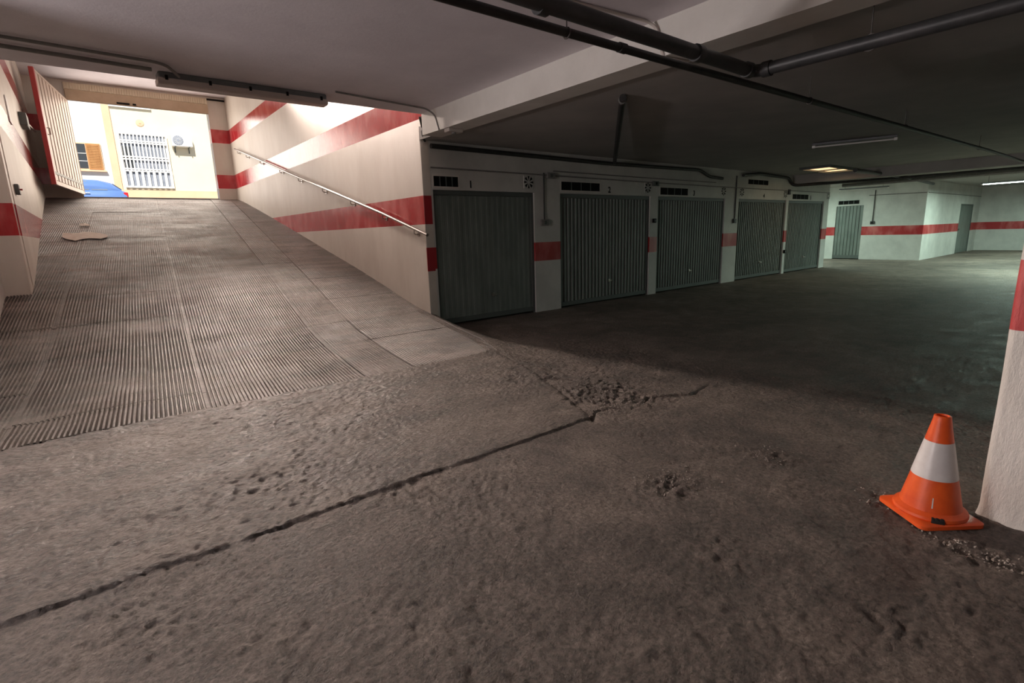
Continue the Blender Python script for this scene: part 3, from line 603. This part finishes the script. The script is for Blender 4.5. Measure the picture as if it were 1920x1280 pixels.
# cable bundle in the corner at the end of the ramp wall
t = thing('cable_bundle', (4.0, 6.95, 2.75), 'dark cables sagging in the corner at the top of the ramp wall', 'cable')
for k, (r_, o_) in enumerate(((.016, 0), (.012, .035), (.012, -.03))):
    MB().tube([(3.90+o_, 6.78, 3.06), (3.96+o_*.6, 6.86, 3.0-.02*k), (4.01, 6.95+o_, 2.92), (4.05, 7.02+o_*.5, 2.84), (4.1, 7.06, 2.80)], r_, 8).build('cable', m_pipe2, t, SA)
# small fittings on the left ramp wall
t = thing('key_switch', (-.68, 10.4, 2.2), 'small dark key switch box on the left ramp wall', 'switch')
MB().bbox(-.679, -.63, 10.3, 10.48, 2.19, 2.33, .006).build('casing', m_frame, t); MB().tube([(-.635, 10.38, 2.26), (-.60, 10.38, 2.26)], .012, 8).build('key_barrel', m_gred, t)
t = thing('notice_plate', (-.68, 12.2, 3.3), 'small white notice plate on the left ramp wall above the stripe', 'plate')
MB().bbox(-.679, -.662, 12.0, 12.35, 3.45, 3.85, .003).build('plate_sheet', m_white, t)
t = thing('gate_motor', (-.62, 15.0, 3.9), 'dark gate operator box on the left wall behind the open gate', 'gate operator')
MB().bbox(-.679, -.56, 14.7, 15.3, 3.85, 4.1, .01).build('casing', m_frame, t); MB().tube([(-.58, 15.3, 3.97), (-.52, 16.2, 3.97)], .02, 8).build('drive_arm', m_metal, t)

# litter on the ramp
m_paper = mat('paper_litter', (.50, .43, .36), (.60, .53, .45), 20, .7)
def litter(x, y, sx, sy, rot_, label):
    b = MB(); n = 5; v = []; 
    for i in range(n):
        for j in range(n):
            u, q = (i/(n-1)-.5)*sx*(1+.3*math.sin(j)), (j/(n-1)-.5)*sy*(1+.25*math.cos(2*i))
            X_, Y_ = x+u*math.cos(rot_)-q*math.sin(rot_), y+u*math.sin(rot_)+q*math.cos(rot_); v.append((X_, Y_, float(rz(Y_))+.012+.012*random.random()))
    v += [(p[0], p[1], p[2]-.004) for p in v]; f = []; N2 = n*n
    for i in range(n-1):
        for j in range(n-1):
            k = i*n+j; f += [(k, k+n, k+n+1, k+1), (N2+k, N2+k+1, N2+k+n+1, N2+k+n)]
    return tag(b.add(v, f).build('paper_scrap', m_paper), label, 'litter')
litter(-.02, 13.45, .55, .62, .3, 'flattened pale paper scrap lying on the upper left ramp')
litter(.02, 14.6, .14, .25, .1, 'tiny pale scrap just above the flattened paper on the ramp')

# ------------------------------------------------------------------ street: road, facing house, car
m_road = mat('street_asphalt', (.22, .21, .20), (.30, .29, .28), 4, .85, .3, 60)
structure('floor_street', [(-25, 40, 19.36, 34, 2.6, 2.80)], m_road, 'street surface outside the doorway', 'street')
m_cream = mat('facade_cream', (.84, .74, .52), (.88, .78, .58), .6, .8, .1, 40)
m_fwhite = mat('facade_white', (.86, .83, .78), (.90, .88, .84), .8, .8, .1, 40)
m_peach = mat('facade_peach', (.80, .52, .33), (.85, .58, .39), 1, .8, .1, 40)
m_shut = mat('shutter_wood', (.42, .19, .06), (.52, .26, .09), 5, .5, stretch=(1, 1, .3))
m_glassd = mat('window_dark', (.06, .065, .07), None, rough=.1)
m_grey = mat('window_curtain', (.22, .25, .31), (.33, .36, .43), 3, .6)
FY = 33.0
hs_ = thing('house', (3, FY, 2.8), 'sunlit cream house across the street seen through the doorway', 'house')
MB().box(1.55, 20, FY, FY+.4, 2.8, 12).build('wall', m_cream, hs_)
MB().box(1.56, 20, FY-.06, FY, 2.8, 4.12).build('plinth', m_peach, hs_)
MB().box(1.50, 1.80, FY-.08, FY, 2.8, 12).build('pilaster', m_peach, hs_)
MB().box(1.8, 3.5, FY-.10, FY, 8.0, 8.3).build('ledge', m_fwhite, hs_)
MB().box(1.56, 20, FY-.1, FY+.4, 12, 12.3).build('cornice', m_fwhite, hs_)
wn = MB().box(1.95, 3.98, FY-.05, FY, 4.22, 6.86).build('window', m_fwhite, hs_)
MB().box(2.05, 3.88, FY-.055, FY-.05, 4.32, 6.76).build('pane', m_grey, wn)
MB().box(2.05, 2.42, FY-.06, FY-.055, 5.1, 6.2).build('dark_curtain', m_glassd, wn)
gr = MB()
for z in (4.25, 5.02, 5.12, 5.58, 5.70, 6.36, 6.46, 6.82): gr.box(1.95, 3.98, FY-.16, FY-.12, z-.03, z+.03)
for k in range(14): x = 1.98+k*.152; gr.box(x-.032, x+.032, FY-.15, FY-.12, 5.05, 6.84)
for k in range(9): x = 1.98+k*.245; gr.box(x-.06, x+.06, FY-.15, FY-.12, 4.22, 5.05)
gr.build('window_grille', m_fwhite, wn)
em = MB().lathe((2.96, FY-.001, 7.35), [(.17, 0), (.17, -.02), (.13, -.035), (.04, -.03), (.04, -.05), (0, -.05)], 20, 'y').build('wall_rosette', m_peach, hs_, SA)
hw = thing('house', (0, FY, 2.8), 'white house left of the cream one with brown shuttered window', 'house')
MB().box(-20, 1.5, FY+.05, FY+.4, 2.8, 12).build('wall', m_fwhite, hw)
w2 = MB().box(.10, 1.22, FY-.03, FY+.05, 5.0, 6.24).build('window', m_peach, hw)
MB().box(.14, .62, FY-.04, FY-.03, 5.06, 6.18).build('pane', m_glassd, w2)
for z in (5.4, 5.75): MB().box(.14, .62, FY-.055, FY-.04, z-.012, z+.012).build('glazing_bar', m_fwhite, w2)
sh = MB().box(.64, 1.18, FY-.07, FY-.03, 5.04, 6.2).build('shutter', m_shut, hw)
for k in range(14): MB().box(.70, 1.12, FY-.085, FY-.07, 5.12+k*.075, 5.165+k*.075).build('slat', m_shut, sh)
MB().box(.0, 1.3, FY-.12, FY+.05, 4.93, 5.0).build('sill', m_peach, hw)
ac = thing('air_conditioner', (4.6, FY-.3, 6.3), 'white air conditioner unit bracketed to the cream house wall', 'air conditioner')
MB().bbox(4.16, 5.08, FY-.40, FY-.08, 6.3, 6.88, .02).build('casing', m_fwhite, ac)
MB().lathe((4.44, FY-.402, 6.59), [(.235, 0), (.235, -.012), (.20, -.016), (.07, -.016), (.06, -.03), (0, -.03)], 28, 'y').build('fan_grille', m_grey, ac, SA)
fb = MB()
for k in range(16): th = k*math.pi/8; fb.tube([(4.44+.05*math.cos(th), FY-.424, 6.59+.05*math.sin(th)), (4.44+.22*math.cos(th), FY-.424, 6.59+.22*math.sin(th))], .006, 5)
fb.build('grille_wire', m_fwhite, ac)
for x in (4.3, 4.92): MB().box(x-.02, x+.02, FY-.42, FY, 6.26, 6.30).box(x-.02, x+.02, FY-.04, FY, 6.02, 6.28).build('bracket', m_frame, ac)

# blue car parked along the far kerb, tail to the right
m_blue = mat('car_blue', (.12, .22, .50), (.13, .24, .53), 2, .22)
m_cglass = mat('car_glass', (.22, .26, .30), None, rough=.06)
m_tail = mat('car_taillight', (.6, .02, .03), None, rough=.2)
car = thing('car', (-.35, 30.0, 2.8), 'blue hatchback parked in front of the white house', 'car')
CYa, CYb = 29.15, 30.85
def carloft(secs, name, m, parent, n=12):   # secs: (x, half width bottom, half width top, z bottom, z top)
    v = []; f = []
    for x, wb, wt, z0, z1 in secs:
        r = .06; pts = [(-wb, z0), (-wb-.02, z0+(z1-z0)*.35), (-wb*.98, z0+(z1-z0)*.62), (-wt-.01, z1-r), (-wt+r, z1), (0, z1+.015), (wt-r, z1), (wt+.01, z1-r), (wb*.98, z0+(z1-z0)*.62), (wb+.02, z0+(z1-z0)*.35), (wb, z0)]
        v += [(x, 30.0+a, q) for a, q in pts]
    k = 11
    for i in range(len(secs)-1):
        for j in range(k-1): f.append((i*k+j, i*k+j+1, (i+1)*k+j+1, (i+1)*k+j))
        f.append((i*k+k-1, i*k, (i+1)*k, (i+1)*k+k-1))
    f += [tuple(range(k)), tuple(range((len(secs)-1)*k+k-1, (len(secs)-1)*k-1, -1))]
    return MB().add(v, f).build(name, m, parent, SA)
zb = 2.8
body = carloft([(-2.42, .60, .55, zb+.35, zb+.62), (-2.3, .78, .70, zb+.24, zb+.74), (-1.7, .84, .76, zb+.2, zb+.86), (-1.1, .85, .80, zb+.2, zb+.95), (.9, .85, .80, zb+.2, zb+.97), (1.5, .84, .76, zb+.22, zb+.98), (1.70, .80, .70, zb+.28, zb+.92), (1.78, .72, .60, zb+.36, zb+.70)], 'body', m_blue, car)
carloft([(-1.15, .76, .70, zb+.90, zb+.96), (-.45, .74, .60, zb+.93, zb+1.36), (.1, .74, .60, zb+.93, zb+1.43), (.75, .73, .60, zb+.93, zb+1.41), (1.2, .72, .58, zb+.93, zb+1.30), (1.55, .70, .62, zb+.92, zb+1.02)], 'cabin', m_blue, car)
for (x0, x1, zt0, zt1) in ((-.85, -.28, 1.22, 1.34), (-.2, .42, 1.36, 1.36), (.5, 1.05, 1.34, 1.22)):
    MB().add([(x0, 29.245, zb+.98), (x1, 29.245, zb+.98), (x1-.04, 29.37, zb+zt1), (x0+(.25 if x0 < -.5 else .03), 29.37, zb+zt0), (x0, 29.285, zb+.98), (x1, 29.285, zb+.98), (x1-.04, 29.41, zb+zt1), (x0+(.25 if x0 < -.5 else .03), 29.41, zb+zt0)], [(0, 1, 2, 3), (7, 6, 5, 4), (0, 4, 5, 1), (1, 5, 6, 2), (2, 6, 7, 3), (3, 7, 4, 0)]).build('side_window', m_cglass, car)
MB().add([(1.26, 29.5, zb+1.29), (1.26, 30.5, zb+1.29), (1.56, 30.6, zb+1.03), (1.56, 29.4, zb+1.03)], [(0, 1, 2, 3)]).build('rear_window', m_cglass, car)
for y in (29.27, 30.55): MB().bbox(1.58, 1.76, y-.02, y+.18, zb+.70, zb+.90, .02).build('tail_light', m_tail, car)
MB().tube([(.25, 29.135, zb+.84), (.42, 29.135, zb+.84)], .016, 8).build('door_handle', m_metal, car)
for x in (-1.55, 1.05):
    for y, s_ in ((29.2, 1), (30.8, -1)):
        wh = MB().lathe((x, y, zb+.31), [(.30, -.02), (.31, -.08), (.31, .10), (.30, .12)], 24, 'y').build('wheel', m_rubber, car, SA)
        MB().lathe((x, y-.09*s_, zb+.31), [(.19, 0), (.16, .01), (.04, .012)] if s_ > 0 else [(.19, 0), (.16, -.01), (.04, -.012)], 16, 'y').build('hubcap', m_metal, wh, SA)
